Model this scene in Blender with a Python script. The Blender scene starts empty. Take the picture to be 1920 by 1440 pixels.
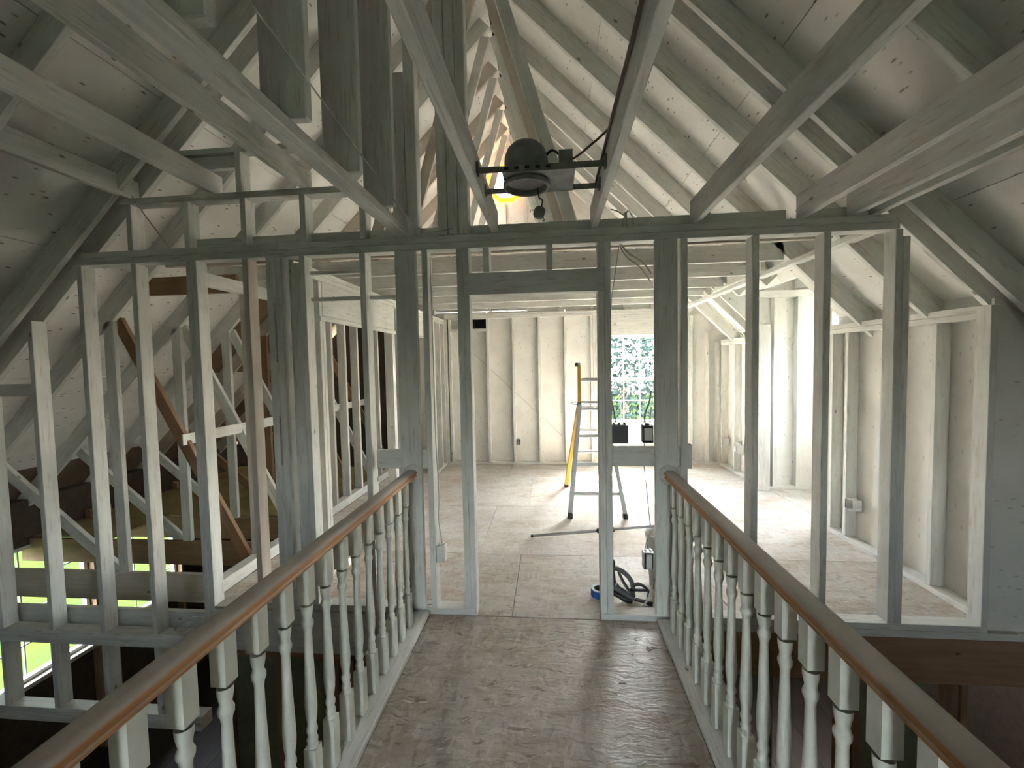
import bpy, bmesh, math, random
from mathutils import Vector, Matrix
random.seed(7)
S = bpy.context.scene
COL = S.collection

# ------------------------------------------------------------------ camera
F_PX = 800.35
YAW, PITCH, ROLL = math.radians(5.293), math.radians(-2.758), math.radians(1.132)
CAM_H = 1.58
cam = bpy.data.cameras.new('camera')
cam.sensor_fit = 'HORIZONTAL'; cam.sensor_width = 36.0; cam.lens = F_PX / 1920 * 36.0
cam.clip_start = 0.02; cam.clip_end = 300
camo = bpy.data.objects.new('camera', cam); COL.objects.link(camo)
Rw = Matrix.Rotation(YAW, 3, 'Z') @ Matrix.Rotation(PITCH, 3, 'X') @ Matrix.Rotation(ROLL, 3, 'Y')
right, fwd, up = Rw @ Vector((1, 0, 0)), Rw @ Vector((0, 1, 0)), Rw @ Vector((0, 0, 1))
mw = Matrix((right, up, -fwd)).transposed().to_4x4(); mw.translation = (0, 0, CAM_H)
camo.matrix_world = mw
S.camera = camo

# ------------------------------------------------------------------ world, sun, exposure
W = bpy.data.worlds.new('sky_world'); S.world = W; W.use_nodes = True
nt = W.node_tree; nt.nodes.clear()
sky = nt.nodes.new('ShaderNodeTexSky'); sky.sky_type = 'NISHITA'; sky.sun_disc = False
sky.sun_elevation = math.radians(47); sky.sun_rotation = math.radians(22); sky.air_density = 1.2; sky.dust_density = 2.5
bg = nt.nodes.new('ShaderNodeBackground'); wo = nt.nodes.new('ShaderNodeOutputWorld')
bg.inputs['Strength'].default_value = 1.6
hsv = nt.nodes.new('ShaderNodeHueSaturation'); hsv.inputs['Saturation'].default_value = .5   # hazy sky
nt.links.new(sky.outputs[0], hsv.inputs['Color']); nt.links.new(hsv.outputs[0], bg.inputs[0]); nt.links.new(bg.outputs[0], wo.inputs[0])

sun = bpy.data.lights.new('sun', 'SUN'); sun.energy = 46.0; sun.angle = math.radians(0.6); sun.color = (1, .97, .93)
suno = bpy.data.objects.new('sun', sun); COL.objects.link(suno)
suno.rotation_euler = Vector((-.28, -.81, -1.0)).to_track_quat('-Z', 'Y').to_euler()
suno.location = (4, 12, 12)
S.view_settings.view_transform = 'Standard'; S.view_settings.look = 'None'
S.view_settings.exposure = 2.68; S.view_settings.gamma = 1.0; S.view_settings.use_curve_mapping = False

# ------------------------------------------------------------------ materials
def newmat(name):
    m = bpy.data.materials.new(name); m.use_nodes = True
    t = m.node_tree; t.nodes.clear()
    o = t.nodes.new('ShaderNodeOutputMaterial'); b = t.nodes.new('ShaderNodeBsdfPrincipled')
    t.links.new(b.outputs[0], o.inputs[0])
    return m, t, b
def N(t, kind, **kw):
    n = t.nodes.new(kind)
    for k, v in kw.items():
        if k in n.inputs: n.inputs[k].default_value = v
        else: setattr(n, k, v)
    return n
def coords(t, scale, rnd=37.0):
    tc = N(t, 'ShaderNodeTexCoord'); oi = N(t, 'ShaderNodeObjectInfo')
    mu = N(t, 'ShaderNodeMath', operation='MULTIPLY'); mu.inputs[1].default_value = rnd
    t.links.new(oi.outputs['Random'], mu.inputs[0])
    ad = N(t, 'ShaderNodeVectorMath', operation='ADD')
    t.links.new(tc.outputs['Object'], ad.inputs[0]); t.links.new(mu.outputs[0], ad.inputs[1])
    mp = N(t, 'ShaderNodeMapping'); mp.inputs['Scale'].default_value = scale
    t.links.new(ad.outputs[0], mp.inputs[0])
    return mp.outputs[0], ad.outputs[0], oi
def ramp(t, src, stops):
    r = N(t, 'ShaderNodeValToRGB'); e = r.color_ramp.elements
    while len(e) < len(stops): e.new(.5)
    for el, (p, c) in zip(e, stops):
        el.position = p; el.color = (c, c, c, 1) if not hasattr(c, '__len__') else (*c, 1)
    t.links.new(src, r.inputs[0]); return r.outputs[0]
def mix(t, fac, a, b):
    m = N(t, 'ShaderNodeMix', data_type='RGBA')
    for s, v in ((m.inputs[0], fac), (m.inputs[6], a), (m.inputs[7], b)):
        if hasattr(v, 'is_linked') or hasattr(v, 'links'): t.links.new(v, s)
        elif hasattr(v, '__len__'): s.default_value = (*v, 1)
        else: s.default_value = v
    return m.outputs[2]
def bump(t, b, src, strength=.2, dist=.004):
    bp = N(t, 'ShaderNodeBump'); bp.inputs['Strength'].default_value = strength; bp.inputs['Distance'].default_value = dist
    t.links.new(src, bp.inputs['Height']); t.links.new(bp.outputs[0], b.inputs['Normal'])

def wood_mat(name, c1, c2, knot, rough=.7, knot_amt=.85, grain=.25, worn=None):
    m, t, b = newmat(name)
    v, raw, oi = coords(t, (1.3, 16, 16))
    n = N(t, 'ShaderNodeTexNoise'); n.inputs['Scale'].default_value = 2.0; n.inputs['Detail'].default_value = 6
    t.links.new(v, n.inputs['Vector'])
    g = ramp(t, n.outputs[0], [(.3, 0), (.75, 1)])
    col = mix(t, g, c1, c2)
    n2 = N(t, 'ShaderNodeTexNoise'); n2.inputs['Scale'].default_value = 3.1; n2.inputs['Detail'].default_value = 3
    t.links.new(raw, n2.inputs['Vector'])
    blot = ramp(t, n2.outputs[0], [(.42, 0), (.72, .55)])
    col = mix(t, blot, col, tuple(x * .82 for x in c2))
    if worn:
        n3 = N(t, 'ShaderNodeTexNoise'); n3.inputs['Scale'].default_value = 5; n3.inputs['Detail'].default_value = 5
        t.links.new(v, n3.inputs['Vector'])
        col = mix(t, ramp(t, n3.outputs[0], [(.58, 0), (.66, .6)]), col, worn)
    vo = N(t, 'ShaderNodeTexVoronoi'); vo.inputs['Scale'].default_value = 4.2
    mp = N(t, 'ShaderNodeMapping'); mp.inputs['Scale'].default_value = (.8, 1.6, 1.6); t.links.new(raw, mp.inputs[0]); t.links.new(mp.outputs[0], vo.inputs['Vector'])
    k = ramp(t, vo.outputs['Distance'], [(.035, knot_amt), (.075, 0)])
    col = mix(t, k, col, knot)
    t.links.new(col, b.inputs['Base Color'])
    b.inputs['Roughness'].default_value = rough
    bump(t, b, n.outputs[0], grain, .004)
    return m

def sheet_mat(name, c1, c2, speck, amt=.8, sc=1.0):
    m, t, b = newmat(name)
    v, raw, oi = coords(t, (1, 1, 1))
    n = N(t, 'ShaderNodeTexNoise'); n.inputs['Scale'].default_value = 3.2; n.inputs['Detail'].default_value = 6
    t.links.new(raw, n.inputs['Vector'])
    col = mix(t, ramp(t, n.outputs[0], [(.35, 0), (.72, 1)]), c1, c2)
    mp = N(t, 'ShaderNodeMapping'); mp.inputs['Scale'].default_value = (5, 13, 13); t.links.new(raw, mp.inputs[0])
    vo = N(t, 'ShaderNodeTexVoronoi'); vo.inputs['Scale'].default_value = 2.0 * sc; t.links.new(mp.outputs[0], vo.inputs['Vector'])
    n4 = N(t, 'ShaderNodeTexNoise'); n4.inputs['Scale'].default_value = 1.3; t.links.new(mp.outputs[0], n4.inputs['Vector'])
    a = ramp(t, vo.outputs['Distance'], [(.10, 1), (.20, 0)]); c = ramp(t, n4.outputs[0], [(.43, 0), (.52, amt)])
    mu = N(t, 'ShaderNodeMath', operation='MULTIPLY'); t.links.new(a, mu.inputs[0]); t.links.new(c, mu.inputs[1])
    col = mix(t, mu.outputs[0], col, speck)
    t.links.new(col, b.inputs['Base Color']); b.inputs['Roughness'].default_value = .85
    bump(t, b, n.outputs[0], .12, .004)
    return m

def floor_mat(name, c1, c2, brown, amt, crack=.5, rough=.5, bmp=.4):
    m, t, b = newmat(name)
    v, raw, oi = coords(t, (1, 1, 1))
    nw = N(t, 'ShaderNodeTexNoise'); nw.inputs['Scale'].default_value = 7; nw.inputs['Detail'].default_value = 3; t.links.new(raw, nw.inputs['Vector'])
    ms = N(t, 'ShaderNodeVectorMath', operation='MULTIPLY_ADD'); ms.inputs[1].default_value = (.10, .10, .10)
    t.links.new(nw.outputs['Color'], ms.inputs[0]); t.links.new(raw, ms.inputs[2])
    flakes = []
    for sc, rot in (((14, 60, 10), .25), ((60, 15, 10), .5)):
        mp = N(t, 'ShaderNodeMapping'); mp.inputs['Scale'].default_value = sc; mp.inputs['Rotation'].default_value = (0, 0, rot)
        t.links.new(ms.outputs[0], mp.inputs[0])
        vo = N(t, 'ShaderNodeTexVoronoi'); vo.inputs['Scale'].default_value = 1.0; t.links.new(mp.outputs[0], vo.inputs['Vector'])
        sp = N(t, 'ShaderNodeSeparateColor'); t.links.new(vo.outputs['Color'], sp.inputs[0]); flakes.append(sp)
    n = N(t, 'ShaderNodeTexNoise'); n.inputs['Scale'].default_value = 2.2; n.inputs['Detail'].default_value = 9; n.inputs['Roughness'].default_value = .7
    t.links.new(raw, n.inputs['Vector'])
    col = mix(t, ramp(t, n.outputs[0], [(.36, 0), (.64, 1)]), c1, c2)
    n2 = N(t, 'ShaderNodeTexNoise'); n2.inputs['Scale'].default_value = 2.6; n2.inputs['Detail'].default_value = 9; n2.inputs['Roughness'].default_value = .72
    mp2 = N(t, 'ShaderNodeMapping'); mp2.inputs['Location'].default_value = (11, 4, 2); mp2.inputs['Scale'].default_value = (.8, 1.7, 1); t.links.new(raw, mp2.inputs[0]); t.links.new(mp2.outputs[0], n2.inputs['Vector'])
    col = mix(t, ramp(t, n2.outputs[0], [(.47, 0), (.66, amt)]), col, brown)
    for sp in flakes:
        col = mix(t, ramp(t, sp.outputs[0], [(.0, crack * .5), (.22, 0)]), col, tuple(x * .6 for x in brown))
        col = mix(t, ramp(t, sp.outputs[1], [(.80, 0), (1.0, crack * .55)]), col, tuple(min(.85, x * 1.25) for x in c1))
    # torn strand edges: thin dark slivers
    mp3 = N(t, 'ShaderNodeMapping'); mp3.inputs['Scale'].default_value = (9, 42, 8); mp3.inputs['Rotation'].default_value = (0, 0, .12); t.links.new(ms.outputs[0], mp3.inputs[0])
    n3 = N(t, 'ShaderNodeTexNoise'); n3.inputs['Scale'].default_value = 1.0; n3.inputs['Detail'].default_value = 5; n3.inputs['Roughness'].default_value = .6; t.links.new(mp3.outputs[0], n3.inputs['Vector'])
    sl = ramp(t, n3.outputs[0], [(.60, 0), (.665, crack)])
    col = mix(t, sl, col, tuple(x * .42 for x in brown))
    fine = N(t, 'ShaderNodeTexNoise'); fine.inputs['Scale'].default_value = 90; fine.inputs['Detail'].default_value = 3; t.links.new(raw, fine.inputs['Vector'])
    col = mix(t, ramp(t, fine.outputs[0], [(.35, crack * .35), (.55, 0)]), col, tuple(x * .7 for x in c2))
    t.links.new(col, b.inputs['Base Color']); b.inputs['Roughness'].default_value = rough
    ad = N(t, 'ShaderNodeMath', operation='MULTIPLY_ADD'); ad.inputs[1].default_value = -1.2; t.links.new(n3.outputs[0], ad.inputs[0]); t.links.new(flakes[0].outputs[2], ad.inputs[2])
    bump(t, b, ad.outputs[0], bmp, .008)
    return m

def plain(name, c, rough=.5, metal=0.0, var=.0):
    m, t, b = newmat(name)
    v, raw, oi = coords(t, (1, 1, 1))
    n = N(t, 'ShaderNodeTexNoise'); n.inputs['Scale'].default_value = 18; n.inputs['Detail'].default_value = 4; t.links.new(raw, n.inputs['Vector'])
    col = mix(t, ramp(t, n.outputs[0], [(.35, 0), (.7, 1)]), c, tuple(x * (1 - var) for x in c))
    t.links.new(col, b.inputs['Base Color']); b.inputs['Roughness'].default_value = rough; b.inputs['Metallic'].default_value = metal
    return m

M = {}
M['paint'] = wood_mat('primed_wood', (.78, .775, .725), (.66, .65, .60), (.17, .14, .10), worn=(.50, .45, .37))
M['bare'] = wood_mat('bare_brown_wood', (.36, .22, .13), (.25, .145, .08), (.07, .04, .02))
M['beige'] = wood_mat('half_primed_wood', (.66, .60, .52), (.54, .46, .38), (.12, .08, .05))
M['deck'] = sheet_mat('primed_roof_sheathing', (.85, .83, .785), (.75, .725, .67), (.20, .15, .10))
M['deck_bare'] = sheet_mat('bare_roof_sheathing', (.20, .13, .08), (.13, .085, .05), (.05, .03, .02))
M['panel'] = sheet_mat('primed_wall_sheathing', (.79, .775, .725), (.68, .66, .61), (.36, .32, .27), .5)
M['osb'] = floor_mat('whitened_subfloor', (.69, .66, .61), (.575, .54, .485), (.44, .31, .205), .62, .34, .8, .3)
M['osb_mid'] = floor_mat('darker_subfloor', (.61, .575, .52), (.49, .45, .39), (.38, .265, .17), .66, .5, .6, .4)  # darker subfloor tones for the first row by the door
M['osb_walk'] = floor_mat('worn_osb_walkway', (.54, .50, .43), (.385, .34, .28), (.29, .19, .11), .75, .72, .40, .6)
M['balus'] = plain('off_white_baluster_paint', (.76, .75, .66), .45, 0, .10)
M['black'] = plain('black_plastic', (.02, .02, .02), .4)
M['grey_plastic'] = plain('dark_grey_plastic', (.085, .09, .095), .45, 0, .2)
M['housing'] = plain('dusty_dark_metal', (.26, .265, .245), .6, .0, .35)
M['alu'] = plain('aluminium', (.66, .67, .68), .4, .35, .1)
M['yellow'] = plain('yellow_fibreglass', (.80, .42, .04), .4, 0, .15)
M['blue'] = plain('blue_tape', (.015, .11, .42), .6)
M['tape_edge'] = plain('tape_side', (.55, .62, .70), .6)
M['white_plastic'] = plain('white_plastic', (.72, .71, .67), .4, 0, .05)
M['cable'] = plain('cable_sheath', (.50, .48, .42), .5, 0, .2)
M['dark_cable'] = plain('dark_cable', (.16, .11, .08), .5, 0, .2)
M['vinyl'] = plain('white_window_vinyl', (.78, .77, .73), .4)
M['vent'] = plain('golden_vent_wood', (.85, .50, .10), .6, 0, .15)
M['louver'] = plain('white_louver', (.80, .78, .72), .5)
M['drywall'] = plain('olive_drywall', (.22, .235, .14), .9, 0, .2)
M['kraft'] = sheet_mat('kraft_insulation', (.34, .29, .13), (.25, .20, .09), (.12, .09, .04), .4)
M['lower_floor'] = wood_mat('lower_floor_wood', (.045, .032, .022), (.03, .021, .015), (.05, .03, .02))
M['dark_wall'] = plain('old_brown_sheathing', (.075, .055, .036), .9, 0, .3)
M['strap'] = plain('dark_strap', (.05, .05, .05), .8, 0, .2)
M['hose'] = plain('grey_hose', (.17, .17, .165), .5, 0, .2)
M['galv'] = plain('galvanised_strap', (.56, .55, .52), .5, .1, .15)
M['bark'] = plain('bark', (.14, .10, .07), .9, 0, .3)
M['leaf'] = plain('leaf', (.026, .040, .033), .9, 0, .5); M['leaf'].node_tree.nodes['Principled BSDF'].inputs['Specular IOR Level'].default_value = 0
M['siding'] = plain('outside_siding', (.55, .53, .48), .8)

def vent_mat():
    m = bpy.data.materials.new('golden_vent_plastic'); m.use_nodes = True; t = m.node_tree; t.nodes.clear()
    o = N(t, 'ShaderNodeOutputMaterial'); d = N(t, 'ShaderNodeBsdfDiffuse'); tr = N(t, 'ShaderNodeBsdfTranslucent'); mx = N(t, 'ShaderNodeMixShader')
    n = N(t, 'ShaderNodeTexNoise'); n.inputs['Scale'].default_value = 12
    c = mix(t, n.outputs[0], (.90, .55, .08), (.75, .40, .05))
    t.links.new(c, d.inputs[0]); t.links.new(c, tr.inputs[0]); mx.inputs[0].default_value = .6
    t.links.new(d.outputs[0], mx.inputs[1]); t.links.new(tr.outputs[0], mx.inputs[2]); t.links.new(mx.outputs[0], o.inputs[0])
    return m
M['vent'] = vent_mat()
def rail_mat():
    m, t, b = newmat('stained_handrail')
    v, raw, oi = coords(t, (1.0, 26, 26))
    n = N(t, 'ShaderNodeTexNoise'); n.inputs['Scale'].default_value = 2.4; n.inputs['Detail'].default_value = 7; t.links.new(v, n.inputs['Vector'])
    wood = mix(t, ramp(t, n.outputs[0], [(.3, 0), (.7, 1)]), (.58, .25, .055), (.38, .15, .03))
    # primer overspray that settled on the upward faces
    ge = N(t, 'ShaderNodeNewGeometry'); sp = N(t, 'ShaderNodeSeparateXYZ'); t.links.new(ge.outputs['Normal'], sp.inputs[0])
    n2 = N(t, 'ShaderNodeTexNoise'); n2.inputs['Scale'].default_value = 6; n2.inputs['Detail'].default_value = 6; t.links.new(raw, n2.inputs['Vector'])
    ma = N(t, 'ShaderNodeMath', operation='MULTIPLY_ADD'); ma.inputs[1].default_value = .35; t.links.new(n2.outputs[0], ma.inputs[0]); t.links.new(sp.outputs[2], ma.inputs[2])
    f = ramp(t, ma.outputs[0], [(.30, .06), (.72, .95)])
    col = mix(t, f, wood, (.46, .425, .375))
    t.links.new(col, b.inputs['Base Color']); b.inputs['Roughness'].default_value = .62
    bump(t, b, n.outputs[0], .2, .002)
    return m
M['rail'] = rail_mat()

def glass_mat():
    m = bpy.data.materials.new('window_glass'); m.use_nodes = True; t = m.node_tree; t.nodes.clear()
    o = N(t, 'ShaderNodeOutputMaterial'); tr = N(t, 'ShaderNodeBsdfTransparent'); gl = N(t, 'ShaderNodeBsdfGlossy'); mx = N(t, 'ShaderNodeMixShader')
    tr.inputs[0].default_value = (.95, .97, .97, 1); gl.inputs['Roughness'].default_value = .05; mx.inputs[0].default_value = .07
    t.links.new(tr.outputs[0], mx.inputs[1]); t.links.new(gl.outputs[0], mx.inputs[2]); t.links.new(mx.outputs[0], o.inputs[0])
    return m
M['glass'] = glass_mat()
def bucket_mat():
    m, t, b = newmat('translucent_bucket_plastic')
    b.inputs['Base Color'].default_value = (.74, .73, .68, 1); b.inputs['Roughness'].default_value = .35
    b.inputs['Subsurface Weight'].default_value = .3; b.inputs['Subsurface Radius'].default_value = (.02, .02, .02)
    return m
M['bucket'] = bucket_mat()
def grass_mat():
    m, t, b = newmat('lawn')
    tc = N(t, 'ShaderNodeTexCoord'); n = N(t, 'ShaderNodeTexNoise'); n.inputs['Scale'].default_value = 1.2; n.inputs['Detail'].default_value = 8
    t.links.new(tc.outputs['Object'], n.inputs['Vector'])
    t.links.new(mix(t, ramp(t, n.outputs[0], [(.35, 0), (.65, 1)]), (.0095, .0155, .0030), (.0075, .0150, .0040)), b.inputs['Base Color']); b.inputs['Roughness'].default_value = .9; b.inputs['Specular IOR Level'].default_value = 0
    return m
M['grass'] = grass_mat()

# ------------------------------------------------------------------ helpers
def root(name, label, cat, loc=(0, 0, 0), kind=None, group=None):
    o = bpy.data.objects.new(name, None); COL.objects.link(o); o.location = loc; o.empty_display_size = .1
    o['label'] = label; o['category'] = cat
    if kind: o['kind'] = kind
    if group: o['group'] = group
    return o
def tag(o, label, cat, kind=None, group=None):
    o['label'] = label; o['category'] = cat
    if kind: o['kind'] = kind
    if group: o['group'] = group
    return o
def abs_loc(p):
    v = Vector((0, 0, 0))
    while p is not None: v += p['_w'] if False else Vector(WORLD[p.name]); return v
    return v
WORLD = {}
def link(name, me, mw, parent=None, mat=None):
    if mat: me.materials.clear(); me.materials.append(M[mat])
    o = bpy.data.objects.new(name, me); COL.objects.link(o)
    if parent is not None:
        o.parent = parent
        pw = PW.get(parent.name, Matrix.Translation(parent.location) if parent.parent is None else Matrix())
        o.matrix_parent_inverse = pw.inverted()
    o.matrix_basis = mw
    PW[o.name] = mw.copy()
    return o
PW = {}
def chbox(l, w, h, ch=.0025):
    bm = bmesh.new(); bmesh.ops.create_cube(bm, size=1)
    bmesh.ops.scale(bm, vec=(l, w, h), verts=bm.verts)
    c = min(ch, .2 * min(l, w, h))
    if c > .0004: bmesh.ops.bevel(bm, geom=bm.edges[:], offset=c, segments=1, affect='EDGES')
    me = bpy.data.meshes.new('piece'); bm.to_mesh(me); bm.free(); return me
def beam(name, parent, a, b, w, h, upv=(0, 0, 1), mat='paint', ch=.0025):
    """piece of lumber from a to b: width w across, height h along upv"""
    a, b = Vector(a), Vector(b); d = b - a; L = d.length; x = d.normalized()
    u = Vector(upv); y = u.cross(x).normalized(); z = x.cross(y)
    mw = Matrix((x, y, z)).transposed().to_4x4(); mw.translation = (a + b) / 2
    return link(name, chbox(L, w, h, ch), mw, parent, mat)
def box(name, parent, x0, x1, y0, y1, z0, z1, mat='paint', ch=.0025):
    s = (x1 - x0, y1 - y0, z1 - z0); c = ((x0 + x1) / 2, (y0 + y1) / 2, (z0 + z1) / 2)
    ax = s.index(max(s))
    if ax == 0: return beam(name, parent, (x0, c[1], c[2]), (x1, c[1], c[2]), s[1], s[2], (0, 0, 1), mat, ch)
    if ax == 1: return beam(name, parent, (c[0], y0, c[2]), (c[0], y1, c[2]), s[0], s[2], (0, 0, 1), mat, ch)
    return beam(name, parent, (c[0], c[1], z0), (c[0], c[1], z1), s[0], s[1], (0, 1, 0), mat, ch)
def meshobj(name, bm, parent=None, mat=None, smooth=False, loc=(0, 0, 0), rot=None):
    me = bpy.data.meshes.new(name); bm.to_mesh(me); bm.free()
    if smooth:
        for p in me.polygons: p.use_smooth = True
    mw = Matrix.Translation(loc) @ (rot.to_4x4() if rot is not None else Matrix())
    return link(name, me, mw, parent, mat)
def catmull(pts, n=8):
    P = [Vector(p) for p in pts]; out = []
    for i in range(len(P) - 1):
        p0, p1, p2, p3 = P[max(i - 1, 0)], P[i], P[i + 1], P[min(i + 2, len(P) - 1)]
        for k in range(n):
            t = k / n
            out.append(.5 * ((2 * p1) + (p2 - p0) * t + (2 * p0 - 5 * p1 + 4 * p2 - p3) * t * t + (3 * p1 - p0 - 3 * p2 + p3) * t ** 3))
    out.append(P[-1]); return out
def tube(name, parent, pts, r, mat, seg=8, n=6, flat=1.0, smooth_path=True):
    P = catmull(pts, n) if smooth_path else [Vector(p) for p in pts]
    c = sum(P, Vector()) / len(P)
    bm = bmesh.new(); rings = []; prev = None
    for i, p in enumerate(P):
        d = (P[min(i + 1, len(P) - 1)] - P[max(i - 1, 0)]).normalized()
        if prev is None:
            s = d.cross(Vector((0, 0, 1)));
            if s.length < .05: s = d.cross(Vector((1, 0, 0)))
        else: s = prev - d * prev.dot(d)
        s.normalize(); prev = s; u = s.cross(d)
        rings.append([bm.verts.new(p - c + (s * math.cos(2 * math.pi * k / seg) + u * flat * math.sin(2 * math.pi * k / seg)) * r) for k in range(seg)])
    for a, b in zip(rings, rings[1:]):
        for k in range(seg): bm.faces.new((a[k], a[(k + 1) % seg], b[(k + 1) % seg], b[k]))
    bm.faces.new(rings[0][::-1]); bm.faces.new(rings[-1])
    bmesh.ops.recalc_face_normals(bm, faces=bm.faces)
    return meshobj(name, bm, parent, mat, True, c)
def lathe_bm(prof, seg=24, closed_ends=True):
    bm = bmesh.new(); rings = []
    for r, z in prof:
        rings.append([bm.verts.new((r * math.cos(2 * math.pi * k / seg), r * math.sin(2 * math.pi * k / seg), z)) for k in range(seg)])
    for a, b in zip(rings, rings[1:]):
        for k in range(seg): bm.faces.new((a[k], a[(k + 1) % seg], b[(k + 1) % seg], b[k]))
    if closed_ends: bm.faces.new(rings[0][::-1]); bm.faces.new(rings[-1])
    bmesh.ops.recalc_face_normals(bm, faces=bm.faces)
    return bm
def prism(name, parent, pts, axis, t0, t1, mat):
    """extrude polygon: axis 'y': pts are (x,z); axis 'x': pts are (y,z); axis 'z': (x,y)"""
    f = {'y': lambda p, t: (p[0], t, p[1]), 'x': lambda p, t: (t, p[0], p[1]), 'z': lambda p, t: (p[0], p[1], t)}[axis]
    c = sum((Vector(f(p, (t0 + t1) / 2)) for p in pts), Vector()) / len(pts)
    bm = bmesh.new()
    a = [bm.verts.new(Vector(f(p, t0)) - c) for p in pts]; b = [bm.verts.new(Vector(f(p, t1)) - c) for p in pts]
    bm.faces.new(a); bm.faces.new(b[::-1])
    for i in range(len(pts)): bm.faces.new((a[i], b[i], b[(i + 1) % len(pts)], a[(i + 1) % len(pts)]))
    bmesh.ops.recalc_face_normals(bm, faces=bm.faces)
    return meshobj(name, bm, parent, mat, False, c)

# ------------------------------------------------------------------ constants of the building
FW = 2.58            # near face of the framed front wall
D = .089; T = .038
BW = 6.68            # room face of studs of the back wall ~ BW-.09
RX, RZ = -.555, 4.885    # underside of rafters at the ridge
LC, RC = 5.44, 4.33      # left: z-x=LC, right: z+x=RC
TY = [3.12 + .61 * k for k in range(6)]   # trusses beyond the wall
Q = math.sqrt(.5)
def left_under(x): return LC + x
def right_under(x): return RC - x
YN = -3.2            # gable wall behind the viewer

# ------------------------------------------------------------------ floors
floor = root('floor', 'dusty whitened plywood subfloor sheets of the large room', 'floor', kind='structure')
xs = [-2.33, -.62, 1.10, 2.60]
ys = [2.58, 3.45, 4.64, 5.88, 6.76]
for j in range(4):
    off = 0 if j % 2 else .0
    for i in range(3):
        x0, x1 = xs[i] + .0012, xs[i + 1] - .0012
        if j % 2 == 0 and i == 0: x1 = xs[i + 1] + .35
        if j % 2 == 0 and i == 1: x0 = xs[i] + .3524
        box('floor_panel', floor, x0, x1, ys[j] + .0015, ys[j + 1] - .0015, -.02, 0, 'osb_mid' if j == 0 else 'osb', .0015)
box('floor_panel', floor, 2.602, 3.5, 4.12, 5.43, -.02, 0, 'osb', .0015)
walk = root('floor_walkway', 'worn osb walkway floor running between the two white railings', 'floor', kind='structure')
wy = [-3.1, -1.21, .01, 1.23, 2.577]
for j in range(4):
    box('floor_panel', walk, -.79, .61, wy[j] + .0015, wy[j + 1] - .0015, -.02, 0, 'osb_walk', .0015)
box('rim_board', walk, -.96, -.922, YN + .1, 2.575, -.30, 0, 'paint'); box('rim_board', walk, .745, .783, YN + .1, 2.575, -.30, 0, 'paint')
box('walkway_ceiling', walk, -.92, .745, YN + .1, 2.575, -.32, -.302, 'drywall')
# loose torn chips and shavings on the walkway
rc = random.Random(3)
for i in range(120):
    x, y = rc.uniform(-.72, .56), rc.uniform(.75, 2.5)
    l, w_ = rc.uniform(.012, .05), rc.uniform(.003, .010)
    a = rc.gauss(.15, .5); d = Vector((math.cos(a), math.sin(a), 0)) * l / 2
    beam('wood_chip', walk, Vector((x, y, .002)) - d, Vector((x, y, .002 + rc.uniform(0, .004))) + d, w_, .0016, (0, rc.uniform(-.3, .3), 1), rc.choice(['paint', 'osb_walk', 'beige', 'osb']), .0003)

# ------------------------------------------------------------------ roof
roof = root('ceiling', 'open gable roof framing of primed rafters, webs, joists and speckled sheathing', 'ceiling', kind='structure')
nl, nr = Vector((-Q, 0, Q)), Vector((Q, 0, Q))
def rafter(y, side, x_end, mat='paint', w=T):
    if side == 'L':
        a = Vector((RX + .0, y, LC + RX)) + nl * .07; b = Vector((x_end, y, LC + x_end)) + nl * .07; return beam('rafter', roof, a, b, w, .14, nl, mat)
    a = Vector((RX + .0, y, RC - RX)) + nr * .07; b = Vector((x_end, y, RC - x_end)) + nr * .07; return beam('rafter', roof, a, b, w, .14, nr, mat)
near_y = [2.535 - .0, 1.90, 1.29, .68, .07, -.54, -1.15, -1.76, -2.37]
for y in near_y:
    rafter(y, 'L', -5.45); rafter(y, 'R', 4.30)
rafter(2.69, 'R', 4.30); rafter(2.69, 'L', -5.45)
for k, y in enumerate(TY):
    rafter(y, 'L', -5.45, 'paint' if k < 3 else 'beige')
    dorm = 4.15 < y < 5.40
    rafter(y, 'R', 2.06 if dorm else 4.30)
    # apex webs
    beam('web', roof, (-.60, y, 4.80), (-1.28, y, 2.52), T, .089, (1, 0, .3), 'beige' if k < 2 else 'paint')
    beam('web', roof, (-.51, y - .001, 4.80), (.17, y, 2.52), T, .089, (1, 0, .3), 'beige' if k == 1 else 'paint')
    # ceiling chord
    beam('ceiling_joist', roof, (-2.98, y, 2.45), (1.90, y, 2.45), T, .14, (0, 0, 1), 'beige' if k == 0 else 'paint')
    # attic webs left
    box('web', roof, -3.545, -3.456, y - T / 2, y + T / 2, -.06, 1.98, 'paint' if k < 3 else 'bare')
    beam('web', roof, (-3.47, y + .038, 1.99), (-2.44, y + .038, .02), T, .089, (1, 0, .5), 'bare' if k in (0, 3, 5) else 'paint')
    beam('web', roof, (-4.80, y + .038, .93), (-3.56, y + .038, -.10), T, .089, (1, 0, 1.1), 'paint' if k < 3 else 'bare')
    box('floor_joist', roof, -5.3, -2.34, y - T / 2, y + T / 2, -.295, -.062, 'beige' if k == 0 else 'bare')
rafter(5.30, 'R', 2.42)
box('lateral_brace', roof, -2.93, -2.91, 3.1, 6.5, .98, 1.07, 'paint')
box('nailer', roof, 1.95, 2.035, 2.672, 6.58, 2.340, 2.378, 'paint')
box('blocking', roof, 1.93, 1.968, 4.16, 5.38, 2.38, 2.52, 'paint')
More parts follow.
